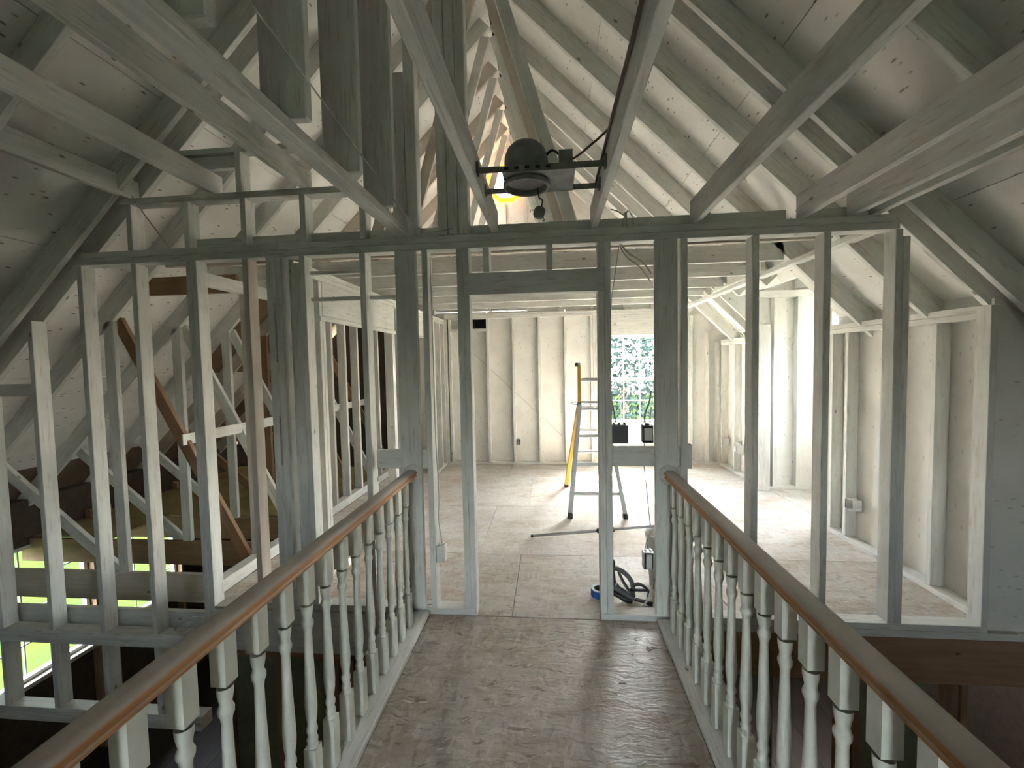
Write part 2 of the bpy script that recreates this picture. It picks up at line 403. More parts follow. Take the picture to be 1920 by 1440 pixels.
# sheathing sheets, four foot courses up each slope
OFF = .14
def sheets(side, x_lo, y_list):
    n = nl if side == 'L' else nr
    s = -1 if side == 'L' else 1
    total = abs(x_lo - RX) / Q
    k = 0; d0 = 0
    while d0 < total:
        d1 = min(d0 + 1.22, total)
        yy = y_list if k % 2 == 0 else [y_list[0]] + [y - 1.22 for y in y_list[1:]] + [y_list[-1]]
        for ya, yb in zip(yy, yy[1:]):
            if yb - ya < .05: continue
            segs = [(ya, yb, d0, d1)]
            if side == 'R':   # dormer hole
                dh = (2.12 - RX) / Q; dl = (3.50 - RX) / Q; new = []
                for (A, B, c0, c1) in segs:
                    if c1 <= dh or c0 >= dl or B <= 4.12 or A >= 5.43: new.append((A, B, c0, c1)); continue
                    if A < 4.12: new.append((A, 4.12, c0, c1))
                    if B > 5.43: new.append((5.43, B, c0, c1))
                    if c0 < dh: new.append((max(A, 4.12), min(B, 5.43), c0, dh))
                    if c1 > dl: new.append((max(A, 4.12), min(B, 5.43), dl, c1))
                segs = new
            for (A, B, c0, c1) in segs:
                c = Vector((RX, 0, RZ)) + n * (OFF + .008) + Vector((s * Q, 0, -Q)) * ((c0 + c1) / 2)
                if d0 == 0 and c0 == 0: c += Vector((s * Q, 0, -Q)) * -.06
                beam('roof_panel', roof, (c.x, A + .0015, c.z), (c.x, B - .0015, c.z), (c1 - c0 - .003) + (.12 if c0 == 0 else 0), .016, n, 'deck_bare' if side == 'L' and ((k == 5 and B > 1) or (k in (2, 3, 4) and B > 5.7)) else 'deck', .001)
        d0 = d1; k += 1
ysh = [YN, -1.75, .69, 3.13, 5.57, 6.95]
sheets('L', -5.65, ysh); sheets('R', 4.5, ysh)

for (sd, x_hi, x_lo, ya, yb) in (('L', RX + .3, -5.7, YN - .1, 7.0), ('R', RX - .3, 4.55, YN - .1, 4.10), ('R', RX - .3, 4.55, 5.45, 7.0), ('R', RX - .3, 2.10, 4.10, 5.45), ('R', 3.53, 4.55, 4.10, 5.45)):
    n = nl if sd == 'L' else nr; c = LC if sd == 'L' else RC
    f = (lambda x: Vector((x, 0, c + x)) + n * .185) if sd == 'L' else (lambda x: Vector((x, 0, c - x)) + n * .185)
    m_ = (f(x_hi) + f(x_lo)) / 2
    beam('roofing_layer', roof, (m_.x, ya, m_.z), (m_.x, yb, m_.z), (f(x_hi) - f(x_lo)).length, .03, n, 'dark_wall', .001)
box('eave_closer', roof, -5.75, -5.18, YN - .1, 7.0, -.05, .33, 'dark_wall'); box('eave_closer', roof, 4.18, 4.6, YN - .1, 7.0, -.2, .45, 'dark_wall')

# near ceiling joists along the walkway
for x0 in (-.347, .246, .82, 1.405, 1.675, 1.79):
    box('ceiling_joist', roof, x0, x0 + T, YN + .1, 2.625, 2.366, 2.506, 'paint', .004)
for x0 in (-1.545, -2.155, -2.75):
    box('ceiling_joist', roof, x0, x0 + T, YN + .1, 2.665, 2.698, 2.83, 'paint', .004)
box('ceiling_joist', roof, -.932, -.855, YN + .1, 2.62, 2.366, 2.414, 'paint', .004)
for y in (2.22, 1.82, 1.42, 1.0, .6, .2): box('hanger_board', roof, -.965, -.802, y - .019, y + .019, 2.416, 4.47, 'paint', .004)
box('nailer', roof, -3.25, -2.43, 3.142, 3.18, 2.175, 2.315, 'bare')

# ------------------------------------------------------------------ front framed wall
wf = root('wall_front', 'open stud wall with a rough door opening at the end of the walkway', 'wall', kind='structure')
def stud(par, x0, x1, z0, z1, y0=FW, y1=FW + D, mat='paint'): return box('stud', par, x0, x1, y0, y1, z0, z1, mat)
Z2 = 2.28
for a, b in ((-3.14, -1.80), (-1.797, 1.93)): box('top_plate', wf, a, b, FW, FW + D, Z2 + .001, Z2 + .041, 'paint', .003)
for a, b in ((-3.08, -1.70), (-1.697, 1.90)): box('top_plate', wf, a, b, FW, FW + D, Z2 + .042, Z2 + .084, 'paint', .003)
box('blocking', wf, -2.30, 1.36, 2.637, 2.672, 2.366, 2.432, 'paint')
box('blocking', wf, 1.46, 1.85, 2.637, 2.672, 2.366, 2.432, 'paint')
# studs right of the door
stud(wf, .281, .3185, .038, 1.998); stud(wf, .3195, .357, .038, Z2)
stud(wf, .757, .795, .038, Z2); stud(wf, 1.152, 1.190, .038, Z2); stud(wf, 1.536, 1.574, .038, Z2)
stud(wf, 1.909, 1.946, .038, Z2); stud(wf, 1.948, 1.985, .038, 2.24)
stud(wf, 2.402, 2.440, .038, 1.85)
box('bottom_plate', wf, .281, 2.44, FW, FW + D, 0, .037, 'paint')
# door opening
stud(wf, -.563, -.526, .038, Z2); stud(wf, -.525, -.488, .038, 1.998)
box('header', wf, -.525, .3185, FW + .002, FW + D - .002, 1.999, 2.132, 'paint', .003)
stud(wf, -.40, -.362, 2.133, Z2); stud(wf, -.02, .018, 2.133, Z2)
stud(wf, .281, .3185, 2.133, Z2); stud(wf, -.525, -.488, 2.133, Z2)
box('bottom_plate', wf, -1.95, -.488, FW, FW + D, 0, .037, 'paint')
# flat posts that carry the handrails
box('rail_post', wf, .607, .735, FW - .012, FW + .026, 0.0375, Z2, 'paint', .004)
box('rail_post', wf, -.945, -.815, FW - .012, FW + .026, 0.0375, Z2, 'paint', .004)
box('blocking', wf, .3575, .7565, FW + .030, FW + .068, .945, 1.062, 'paint')
box('blocking', wf, .796, .83, FW + .030, FW + .068, .93, 1.075, 'paint')
box('blocking', wf, -1.12, -.782, FW + .030, FW + .068, .925, 1.045, 'paint')
stud(wf, -.781, -.743, .038, Z2)
stud(wf, -1.175, -1.137, .038, Z2)
stud(wf, -1.568, -1.530, .038, Z2)
stud(wf, -1.655, -1.590, .0, 2.25, FW + .05, FW + D)
stud(wf, -1.79, -1.745, 0, Z2); stud(wf, -1.735, -1.69, 0, Z2)
for z0, z1 in ((1.99, 2.278), (1.27, 1.62), (.3, .95)): box('spacer_block', wf, -1.748, -1.732, FW - .004, FW + .03, z0, z1, 'paint', .002)
box('spacer_block', wf, -1.744, -1.736, FW + .03, FW + .08, 0, 2.278, 'bare', .001)
stud(wf, -1.949, -1.911, -.02, Z2, mat='beige')
stud(wf, -2.336, -2.300, -.30, Z2); stud(wf, -2.298, -2.262, -.30, Z2)
for x in (-2.725, -3.118): stud(wf, x, x + T, -.216, Z2)
stud(wf, -3.515, -3.477, -.216, 1.93); stud(wf, -3.91, -3.872, -.216, 1.53); stud(wf, -4.30, -4.262, -.216, 1.14)
box('blocking', wf, -3.871, -3.516, FW + .02, FW + .058, 1.42, 1.505, 'paint')
for z in (2.172, 2.003): box('batten', wf, -1.529, -1.176, FW + .055, FW + .085, z, z + .024, 'paint')
box('batten', wf, -1.136, -.95, FW + .055, FW + .085, 2.003, 2.027, 'paint')
# plates and cripples that drop into the well on the left
box('bottom_plate', wf, -4.95, -2.337, FW, FW + D, -.262, -.2165, 'paint'); box('bottom_plate', wf, -4.95, -2.337, FW, FW + D, -.308, -.263, 'paint')
box('ledger', wf, -4.95, -2.35, 2.70, 2.738, -.30, -.12, 'paint')
for x in (-4.30, -3.91, -3.515, -3.118, -2.725): stud(wf, x, x + T, -.78, -.309, mat='paint')
box('bottom_plate', wf, -4.95, -2.40, FW, FW + D, -.826, -.781, 'paint'); box('bottom_plate', wf, -4.95, -2.40, FW - .01, FW + D, -.873, -.827, 'paint')
# raised plate on cripples above the main plate
for x in (-2.735, -2.335, -1.945, -1.55, -1.165): stud(wf, x, x + T, 2.366, 2.655)
box('top_plate', wf, -2.78, -1.15, FW, FW + D, 2.656, 2.696, 'paint')
stud(wf, -1.965, -1.927, 2.697, 2.948); box('top_plate', wf, -2.42, -1.12, FW + .02, FW + D, 2.95, 2.985, 'paint')
box('ledger', wf, -2.40, -1.98, FW + .05, FW + D, 2.87, 2.948, 'paint')
# posts rising from the plate to the ridge
for x in (-.672, -.609, -.546): box('king_post', wf, x, x + .060, FW, FW + D, 2.366, 4.80, 'paint', .004)
box('king_post', wf, -.952, -.868, FW + .01, FW + .05, 2.366, 3.35, 'paint', .004)
box('king_post', wf, -.862, -.795, FW, FW + D, 2.366, 4.55, 'paint', .004)
# rims below the floor edge
box('rim_board', wf, -2.262, -.962, FW + .005, FW + .045, -.30, -.021, 'paint')
box('rim_board', wf, .785, 3.4, FW + .005, FW + .045, -.315, -.045, 'bare')
box('rim_board', wf, .785, 3.4, FW + .0, FW + .05, -.044, -.001, 'paint')
prism('wall_panel', wf, [(2.442, .0), (3.6, .0), (3.6, RC - 3.6), (2.442, RC - 2.442)], 'y', FW + .03, FW + .045, 'panel')
stud(wf, 2.84, 2.878, 0, 1.45, FW + .0, FW + .028)

# ------------------------------------------------------------------ left partition of the room
wl = root('wall_left', 'white framed partition with two tall openings on the left of the room', 'wall', kind='structure')
XL = -1.66
def lstud(y0, y1, z0=.038, z1=2.20, x0=XL - D, x1=XL, mat='paint', par=None): return box('stud', par or wl, x0, x1, y0, y1, z0, z1, mat)
box('top_plate', wl, XL - D, XL, 2.672, 6.585, 2.242, 2.279, 'paint'); box('top_plate', wl, XL - D, XL, 2.672, 6.585, 2.204, 2.241, 'paint')
box('bottom_plate', wl, XL - D, XL, 2.672, 3.0, 0, .037, 'paint'); box('bottom_plate', wl, XL - D, XL, 4.37, 4.76, 0, .037, 'paint'); box('bottom_plate', wl, XL - D, XL, 5.94, 6.585, 0, .037, 'paint')
for y in (2.675, 2.965, 3.004): lstud(y, y + .036, z1=2.20 if y < 3 else 1.95)
for y in (4.372, 4.41): lstud(y, y + .036, z1=1.95 if y < 4.4 else 2.20)
lstud(4.68, 4.716); lstud(4.72, 4.756, z1=1.95)
lstud(5.944, 5.98, z1=1.95); lstud(5.984, 6.02); lstud(6.30, 6.336); lstud(6.545, 6.583)
box('header', wl, XL - D + .002, XL + .003, 3.003, 4.408, 1.952, 2.203, 'paint', .003)
box('header', wl, XL - D + .002, XL + .003, 4.72, 5.982, 1.952, 2.203, 'paint', .003)
box('header_trim', wl, XL, XL + .012, 2.96, 4.45, 1.915, 1.95, 'paint')

# outer knee wall of the attic, seen through the openings
wo_ = root('wall_attic', 'unfinished stud wall along the dark attic beyond the left partition', 'wall', kind='structure')
XO = -2.33
box('bottom_plate', wo_, XO - D, XO, 2.672, 6.58, .002, .090, 'paint')
box('top_plate', wo_, XO - D, XO, 2.672, 6.58, 2.16, 2.24, 'paint')
for i, y in enumerate((2.674, 3.155, 3.77, 4.36, 4.66, 4.97, 5.58, 6.19, 6.54)):
    box('stud', wo_, XO - D, XO, y, y + T, .091, 2.159, 'beige' if i == 1 else 'paint')
prism('end_panel', wo_, [(-2.43, -.32), (-5.3, -.32), (-5.3, .25), (-2.43, 3.1)], 'y', 6.60, 6.615, 'dark_wall')
box('attic_panel', wo_, -5.2, -2.45, 4.36, 6.59, -.058, -.04, 'kraft', .002)
box('attic_panel', wo_, -5.2, -4.3, 3.74, 4.355, -.058, -.04, 'kraft', .002)

# ------------------------------------------------------------------ right knee wall
wr = root('wall_right', 'low primed knee wall with bare studs under the right roof slope', 'wall', kind='structure')
XR = 2.50
for (ya, yb, st) in ((2.672, 4.13, (2.675, 3.03, 3.455, 3.86, 4.055, 4.092)), (5.34, 6.585, (5.345, 5.75, 6.11, 6.54))):
    box('bottom_plate', wr, XR - .004, XR + D, ya, yb, 0, .037, 'paint')
    box('top_plate', wr, XR, XR + D, ya, yb, 1.785, 1.823, 'paint'); box('top_plate', wr, XR, XR + D, ya, yb, 1.824, 1.864, 'paint')
    for y in st: box('stud', wr, XR, XR + D, y, y + .036, .038, 1.784, 'paint')
    box('wall_panel', wr, XR + D + .002, XR + D + .014, ya, yb, -.02, 1.95, 'panel', .001)
box('corner_post', wr, 2.43, 2.56, 5.27, 5.34, .0, 1.98, 'paint', .004)

wd = root('wall_dormer', 'bright dormer alcove walls with studs beside the right knee wall', 'wall', kind='structure')
for x in (2.635, 2.90, 3.28): box('stud', wd, x, x + T + .01, 5.345, 5.43, .038, 2.30, 'paint')
box('bottom_plate', wd, 2.56, 3.5, 5.345, 5.43, 0, .037, 'paint'); box('top_plate', wd, 2.45, 3.5, 5.345, 5.43, 2.301, 2.38, 'paint')
box('wall_panel', wd, 2.45, 3.6, 5.432, 5.447, -.02, 2.62, 'panel', .001)
box('wall_panel', wd, 2.60, 3.6, 4.10, 4.115, -.02, 2.62, 'panel', .001)
prism('wall_panel', wd, [(2.0, 2.53), (2.448, 2.085), (2.448, 2.62), (2.0, 2.62)], 'y', 5.432, 5.447, 'panel'); prism('wall_panel', wd, [(2.0, 2.53), (2.598, 1.935), (2.598, 2.62), (2.0, 2.62)], 'y', 4.10, 4.115, 'panel')
for x in (2.70, 3.10): box('stud', wd, x, x + T, 4.118, 4.2, 0, 2.5, 'paint')
box('dormer_roof_panel', wd, 2.02, 3.7, 4.05, 5.50, 2.525, 2.54, 'deck', .001)
box('dormer_roofing', wd, 2.06, 3.8, 4.0, 5.55, 2.545, 2.58, 'dark_wall', .001)
for x in (2.12, 2.5, 2.9, 3.3): box('rafter', wd, x, x + T, 4.12, 5.43, 2.40, 2.523, 'paint')
for (y0, y1, z0, z1) in ((4.1, 4.42, -.1, 2.53), (5.18, 5.45, -.1, 2.53), (4.42, 5.18, -.1, 1.10), (4.42, 5.18, 1.97, 2.53)): box('wall_panel', wd, 3.5, 3.52, y0, y1, z0, z1, 'panel', .001)
# ------------------------------------------------------------------ back wall with window and vent
wb = root('wall_back', 'primed stud wall at the far end of the room below the gable', 'wall', kind='structure')
YB = BW - .085
bx = [(-1.66, -1.62), (-1.60, -1.562), (-1.00, -.962), (-.60, -.562), (-.20, -.162), (.20, .238), (.60, .638), (.64, .678)]
for a, b in bx: box('stud', wb, a, b, YB, BW - .001, .038, 2.28, 'paint')
for a, b in ((1.745, 1.783), (2.06, 2.10), (2.30, 2.338), (2.45, 2.488)): box('stud', wb, a, b, YB, BW - .001, .038, min(2.28, RC - b), 'paint')
box('bottom_plate', wb, -2.3, 2.49, YB, BW, 0, .037, 'paint')
box('top_plate', wb, -1.66, 1.95, YB, BW, 2.281, 2.32, 'paint'); box('top_plate', wb, -1.66, 1.93, YB, BW, 2.321, 2.36, 'paint')
box('blocking', wb, -1.56, -1.002, YB, BW - .001, 2.09, 2.128, 'paint')
WX0, WX1, WZ0, WZ1 = .82, 1.62, .64, 1.97
box('header', wb, WX0 - .14, WX1 + .125, YB, BW - .001, WZ1 + .001, 2.28, 'paint')
box('stud', wb, WX0 - .14, WX0 - .001, YB, BW - .001, .038, WZ1, 'paint'); box('stud', wb, WX1 + .001, WX1 + .124, YB, BW - .001, .038, WZ1, 'paint')
box('sill_plate', wb, WX0, WX1, YB, BW - .001, WZ0 - .04, WZ0 - .001, 'paint')
for x in (1.0, 1.40): box('stud', wb, x, x + T, YB, BW - .001, .038, WZ0 - .041, 'paint')
def wp(x0, x1, z0, z1): return box('wall_panel', wb, x0, x1, BW + .001, BW + .014, z0, z1, 'panel', .001)
wp(-3.0, -1.56, -.05, 2.40); wp(-1.56, -1.0, -.05, 2.13); wp(-.998, .22, -.05, 2.40); wp(.222, WX0, -.05, 2.40); wp(WX1, 2.9, -.05, 2.40)
wp(WX0, WX1, -.05, WZ0); wp(WX0, WX1, WZ1, 2.40); wp(-1.56, -1.23, 2.131, 2.40); wp(-1.229, -1.0, 2.29, 2.40)
box('duct_back', wb, -1.3, -.95, BW + .25, BW + .27, 2.05, 2.35, 'black')
box('duct_side', wb, -1.245, -1.232, BW + .015, BW + .25, 2.1, 2.32, 'black'); box('duct_side', wb, -.999, -.985, BW + .015, BW + .25, 2.1, 2.32, 'black')
box('duct_side', wb, -1.245, -.985, BW + .015, BW + .25, 2.30, 2.315, 'black'); box('duct_side', wb, -1.245, -.985, BW + .015, BW + .25, 2.11, 2.125, 'black')
# gable above: panels leave an octagonal vent hole
VX, VZ, VR = -.65, 4.34, .27
def gpoly(pts): return prism('gable_panel', wb, pts, 'y', BW + .001, BW + .014, 'panel')
gpoly([(-3.2, 2.402), (VX - VR, 2.402), (VX - VR, left_under(VX - VR) + .2), (-3.2, left_under(-3.2) + .2)])
gpoly([(VX + VR, 2.402), (2.15, 2.402), (2.15, right_under(2.15) + .2), (VX + VR, right_under(VX + VR) + .2)])
gpoly([(VX - VR, 2.402), (VX + VR, 2.402), (VX + VR, VZ - VR), (VX - VR, VZ - VR)])
gpoly([(VX - VR, VZ + VR), (VX + VR, VZ + VR), (VX + VR, right_under(VX + VR) + .2), (RX, RZ + .2), (VX - VR, left_under(VX - VR) + .2)])
c8 = VR * .414
for sx in (-1, 1):
    for sz in (-1, 1): gpoly([(VX + sx * VR, VZ + sz * VR), (VX + sx * c8, VZ + sz * VR), (VX + sx * VR, VZ + sz * c8)])
for x in (-2.35, -1.85, -1.36, .13, .62, 1.1, 1.5):
    zt = (left_under(x) if x < RX else right_under(x)) - .03
    box('gable_stud', wb, x, x + T, YB + .02, BW, 2.365, zt, 'paint')
box('gable_stud', wb, -.69, -.652, YB + .02, BW, 2.365, VZ - VR - .04, 'paint')
box('gable_stud', wb, -.955, -.918, YB + .02, BW, 2.365, VZ + .1, 'paint'); box('gable_stud', wb, -.38, -.342, YB + .02, BW, 2.365, VZ + .1, 'paint')
beam('brace_strap', wb, (-1.21, BW - .004, 1.74), (.16, BW - .004, .43), .003, .012, (0, 0, 1), 'galv', .0005)

vent = root('gable_vent', 'octagonal golden louvred vent glowing high on the far gable', 'vent', (VX, BW, VZ))
oc = [(VR * math.cos(math.pi / 8 + i * math.pi / 4) / math.cos(math.pi / 8), VR * math.sin(math.pi / 8 + i * math.pi / 4) / math.cos(math.pi / 8)) for i in range(8)]
for i in range(8):
    (xa, za), (xb, zb) = oc[i], oc[(i + 1) % 8]; k = .80
    prism('vent_frame', vent, [(VX + xa * .995, VZ + za * .995), (VX + xb * .995, VZ + zb * .995), (VX + xb * k, VZ + zb * k), (VX + xa * k, VZ + za * k)], 'y', BW - .03, BW + .05, 'vent')
for i in range(7):
    z = VZ - .19 + i * .063; hw = min(VR * .8, VR * .8 * 1.4142 - abs(z - VZ) + .0)
    beam('louver', vent, (VX - hw, BW + .02, z), (VX + hw, BW + .02, z), .05, .006, (0, -.8, 1), 'louver', .001)

def window(name, label, axis, p, a0, a1, z0, z1, cols, rows, meet=True, thick=.06):
    """axis 'y': window lies in plane y=p spanning x; axis 'x': plane x=p spanning y"""
    r = root(name, label, 'window', (0, 0, 0), 'structure')
    def bx_(n, u0, u1, d0, d1, w0, w1, mat):
        return box(n, r, u0, u1, p + d0, p + d1, w0, w1, mat, .002) if axis == 'y' else box(n, r, p + d0, p + d1, u0, u1, w0, w1, mat, .002)
    f = .035; h = thick / 2
    for (u0, u1, w0, w1) in ((a0 + .002, a0 + f, z0 + .002, z1 - .002), (a1 - f, a1 - .002, z0 + .002, z1 - .002), (a0 + f, a1 - f, z0 + .002, z0 + f), (a0 + f, a1 - f, z1 - f, z1 - .002)): bx_('window_frame', u0, u1, -h, h, w0, w1, 'vinyl')
    zm = (z0 + z1) / 2
    spans = ((z0 + f, zm - .022, -.012), (zm + .022, z1 - f, .012)) if meet else ((z0 + f, z1 - f, 0),)
    if meet: bx_('meeting_rail', a0 + f, a1 - f, -.025, .025, zm - .021, zm + .021, 'vinyl')
    for (w0, w1, dd) in spans:
        rr = rows // 2 if meet else rows
        for i in range(1, cols):
            u = a0 + f + (a1 - a0 - 2 * f) * i / cols; bx_('muntin', u - .007, u + .007, dd - .009, dd + .009, w0, w1, 'vinyl')
        for j in range(1, rr):
            w = w0 + (w1 - w0) * j / rr; bx_('muntin', a0 + f, a1 - f, dd - .008, dd + .008, w - .007, w + .007, 'vinyl')
        for i in range(cols):
            for j in range(rr):
                u0 = a0 + f + (a1 - a0 - 2 * f) * i / cols + .007; u1 = a0 + f + (a1 - a0 - 2 * f) * (i + 1) / cols - .007
                v0 = w0 + (w1 - w0) * j / rr + .007; v1 = w0 + (w1 - w0) * (j + 1) / rr - .007
                bx_('pane', u0, u1, dd - .002, dd + .002, v0, v1, 'glass')
    return r
window('window_1', 'white sash window with small panes on the far wall behind the ladder', 'y', BW - .02, WX0, WX1, WZ0, WZ1, 3, 4)
window('window_2', 'dormer sash window at the outer end of the bright alcove on the right', 'x', 3.51, 4.42, 5.18, 1.10, 1.97, 3, 4)

# ------------------------------------------------------------------ lower storey seen through the wells
ll = root('wall_lower_left', 'lower storey outer wall with windows onto the lawn, seen down the left well', 'wall', kind='structure')
XW = -5.2; W1 = (3.30, 4.20); W2 = (4.44, 5.30); ZW0, ZW1 = -1.45, -.12
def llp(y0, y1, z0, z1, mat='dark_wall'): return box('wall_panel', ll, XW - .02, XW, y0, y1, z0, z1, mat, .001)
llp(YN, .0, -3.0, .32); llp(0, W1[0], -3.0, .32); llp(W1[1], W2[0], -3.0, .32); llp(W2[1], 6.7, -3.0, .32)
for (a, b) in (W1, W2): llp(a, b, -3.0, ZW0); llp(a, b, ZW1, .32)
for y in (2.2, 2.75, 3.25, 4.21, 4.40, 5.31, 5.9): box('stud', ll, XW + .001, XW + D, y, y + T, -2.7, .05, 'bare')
box('sill_plate', ll, XW, XW + D, 3.29, 5.34, ZW0 - .05, ZW0 - .005, 'beige')
window('window_3', 'lower window with dark muntins showing yellow green lawn, nearer of two', 'x', XW - .01, W1[0], W1[1], ZW0, ZW1, 3, 4, False)
window('window_4', 'lower window with dark muntins showing lawn, farther of two', 'x', XW - .01, W2[0], W2[1], ZW0, ZW1, 3, 4, False)

lw = root('wall_lower', 'brown bare studs of the lower storey below the front wall', 'wall', kind='structure')
for x in (-2.26, -1.86, -1.46, -1.40, -1.12, -.99, .80, 1.02, 1.25, 1.68, 1.74, 2.27, 2.32, 2.75):
    box('stud', lw, x, x + T, FW + .01, FW + .10, -2.70, -.32, 'bare')
box('top_plate', lw, -2.27, -.97, FW + .005, FW + .10, -.338, -.301, 'bare')
box('bottom_plate', lw, -2.3, 3.4, FW + .01, FW + .10, -2.738, -2.70, 'bare')
box('wall_panel', lw, -2.25, -1.58, FW + .102, FW + .115, -2.7, -.30, 'drywall', .001)
box('wall_panel', lw, 1.80, 2.20, FW + .102, FW + .115, -2.7, -.32, 'drywall', .001)
box('wall_panel', lw, .735, .748, YN, FW, -2.74, -.322, 'drywall', .001)  # added partition, keeps left window light out of the right well
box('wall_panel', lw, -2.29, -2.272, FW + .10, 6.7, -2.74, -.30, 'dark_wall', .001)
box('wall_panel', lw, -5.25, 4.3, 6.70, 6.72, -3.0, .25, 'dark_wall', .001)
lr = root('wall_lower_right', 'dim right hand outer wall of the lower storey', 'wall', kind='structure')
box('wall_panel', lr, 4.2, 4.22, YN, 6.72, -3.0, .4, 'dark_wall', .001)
for y in (.4, 1.0, 1.6, 2.2): box('stud', lr, 4.11, 4.2, y, y + T, -2.7, .15, 'bare')
lf = root('floor_lower', 'dark wooden floor of the storey below the walkway', 'floor', kind='structure')
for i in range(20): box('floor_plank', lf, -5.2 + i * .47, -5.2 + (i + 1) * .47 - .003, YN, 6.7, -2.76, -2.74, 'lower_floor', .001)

# gable wall behind the viewer, with an unseen window added to light the walkway
wn = root('wall_near', 'gable end wall behind the viewer with one added window', 'wall', kind='structure')
def wnp(x0, x1, z0, z1): return box('wall_panel', wn, x0, x1, YN - .02, YN, z0, z1, 'panel', .001)
NW = [(-.5, .3, .6, 1.9)]
wnp(-5.3, -2.5, -3.0, .3); wnp(-2.5, -.5, -3.0, 2.3); wnp(.3, 2.1, -3.0, 2.3); wnp(2.1, 4.3, -3.0, .3)
wnp(-.5, .3, -3.0, .6); wnp(-.5, .3, 1.9, 2.3)
prism('wall_panel', wn, [(-5.3, .3), (-2.5, .3), (-2.5, 2.3), (-3.4, 2.3), (-5.3, .4)], 'y', YN - .02, YN, 'panel')
prism('wall_panel', wn, [(2.1, .3), (4.3, .3), (2.3, 2.3), (2.1, 2.3)], 'y', YN - .02, YN, 'panel')
prism('wall_panel', wn, [(-3.4, 2.3), (2.3, 2.3), (RX, RZ + .25)], 'y', YN - .02, YN, 'panel')
window('added_window', 'unseen sash window added in the gable wall behind the viewer', 'y', YN - .01, *NW[0], 3, 4, True)

# ------------------------------------------------------------------ outside
gr = bmesh.new(); bmesh.ops.create_grid(gr, x_segments=2, y_segments=2, size=60)
tag(meshobj('lawn', gr, None, 'grass', False, (0, 0, -3.05)), 'sunlit green lawn outside the windows', 'lawn', 'structure')
def tree(x, y, h, r, seed, label):
    rn = random.Random(seed); t = root('tree', label, 'tree', (x, y, -3.05), group='trees beyond the far window')
    tube('trunk', t, [(x, y, -3.05), (x + .1, y, -3.05 + h * .3), (x, y + .1, -3.05 + h * .75)], .14, 'bark', 8, 4)
    bm = bmesh.new()
    for i in range(6000):
        d = Vector((rn.gauss(0, 1), rn.gauss(0, 1), rn.gauss(0, 1))).normalized() * r * rn.uniform(.45, 1) ** .6
        c = Vector((d.x, d.y, d.z * 1.15)); u = Vector((rn.gauss(0, 1), rn.gauss(0, 1), rn.gauss(0, 1))).normalized(); v = u.orthogonal().normalized()
        s = rn.uniform(.07, .14)
        bm.faces.new([bm.verts.new(c + u * s), bm.verts.new(c + v * s * .5), bm.verts.new(c - u * s), bm.verts.new(c - v * s * .5)])
    o = meshobj('foliage', bm, t, 'leaf', False, (x, y, -3.05 + h - r * .7)); o['kind'] = 'stuff'
tree(2.3, 14.0, 5.6, 2.5, 1, 'leafy tree left of the two seen through the far window')
tree(8.4, 18.0, 6.2, 2.6, 2, 'leafy tree right of the two seen through the far window')

# ------------------------------------------------------------------ railings
def baluster_mesh():
    z0, z1 = .031, .890; s = .0215
    bm = bmesh.new()
    def sq(a, b, tz):
        lv = [[bm.verts.new((x * s, y * s, z)) for x, y in ((-1, -1), (1, -1), (1, 1), (-1, 1))] for z in (a, b)]
        for k in range(4): bm.faces.new((lv[0][k], lv[0][(k + 1) % 4], lv[1][(k + 1) % 4], lv[1][k]))
        bm.faces.new(lv[0][::-1]); bm.faces.new(lv[1])
    sq(z0, z0 + .195, 0); sq(z1 - .135, z1, 0)
    prof = [(.0205, .222), (.0195, .230), (.0165, .238), (.0190, .246), (.0195, .254), (.0150, .264), (.0150, .272), (.0185, .282), (.0190, .292), (.0155, .302), (.0150, .312),
            (.0195, .345), (.0210, .375), (.0205, .41), (.0180, .47), (.0155, .54), (.0138, .61), (.0132, .645), (.0150, .660), (.0200, .672), (.0205, .682), (.0165, .692), (.0150, .700), (.0175, .712), (.0200, .726), (.0205, .744)]
    seg = 14; rings = []
    for r, z in prof: rings.append([bm.verts.new((r * math.cos(2 * math.pi * k / seg), r * math.sin(2 * math.pi * k / seg), z)) for k in range(seg)])
    sm = []
    for a, b in zip(rings, rings[1:]):
        for k in range(seg): sm.append(bm.faces.new((a[k], a[(k + 1) % seg], b[(k + 1) % seg], b[k])))
    bmesh.ops.recalc_face_normals(bm, faces=bm.faces)
    for f in sm: f.smooth = True
    me = bpy.data.meshes.new('baluster'); bm.to_mesh(me); bm.free(); me.materials.append(M['balus']); return me
BAL = baluster_mesh()
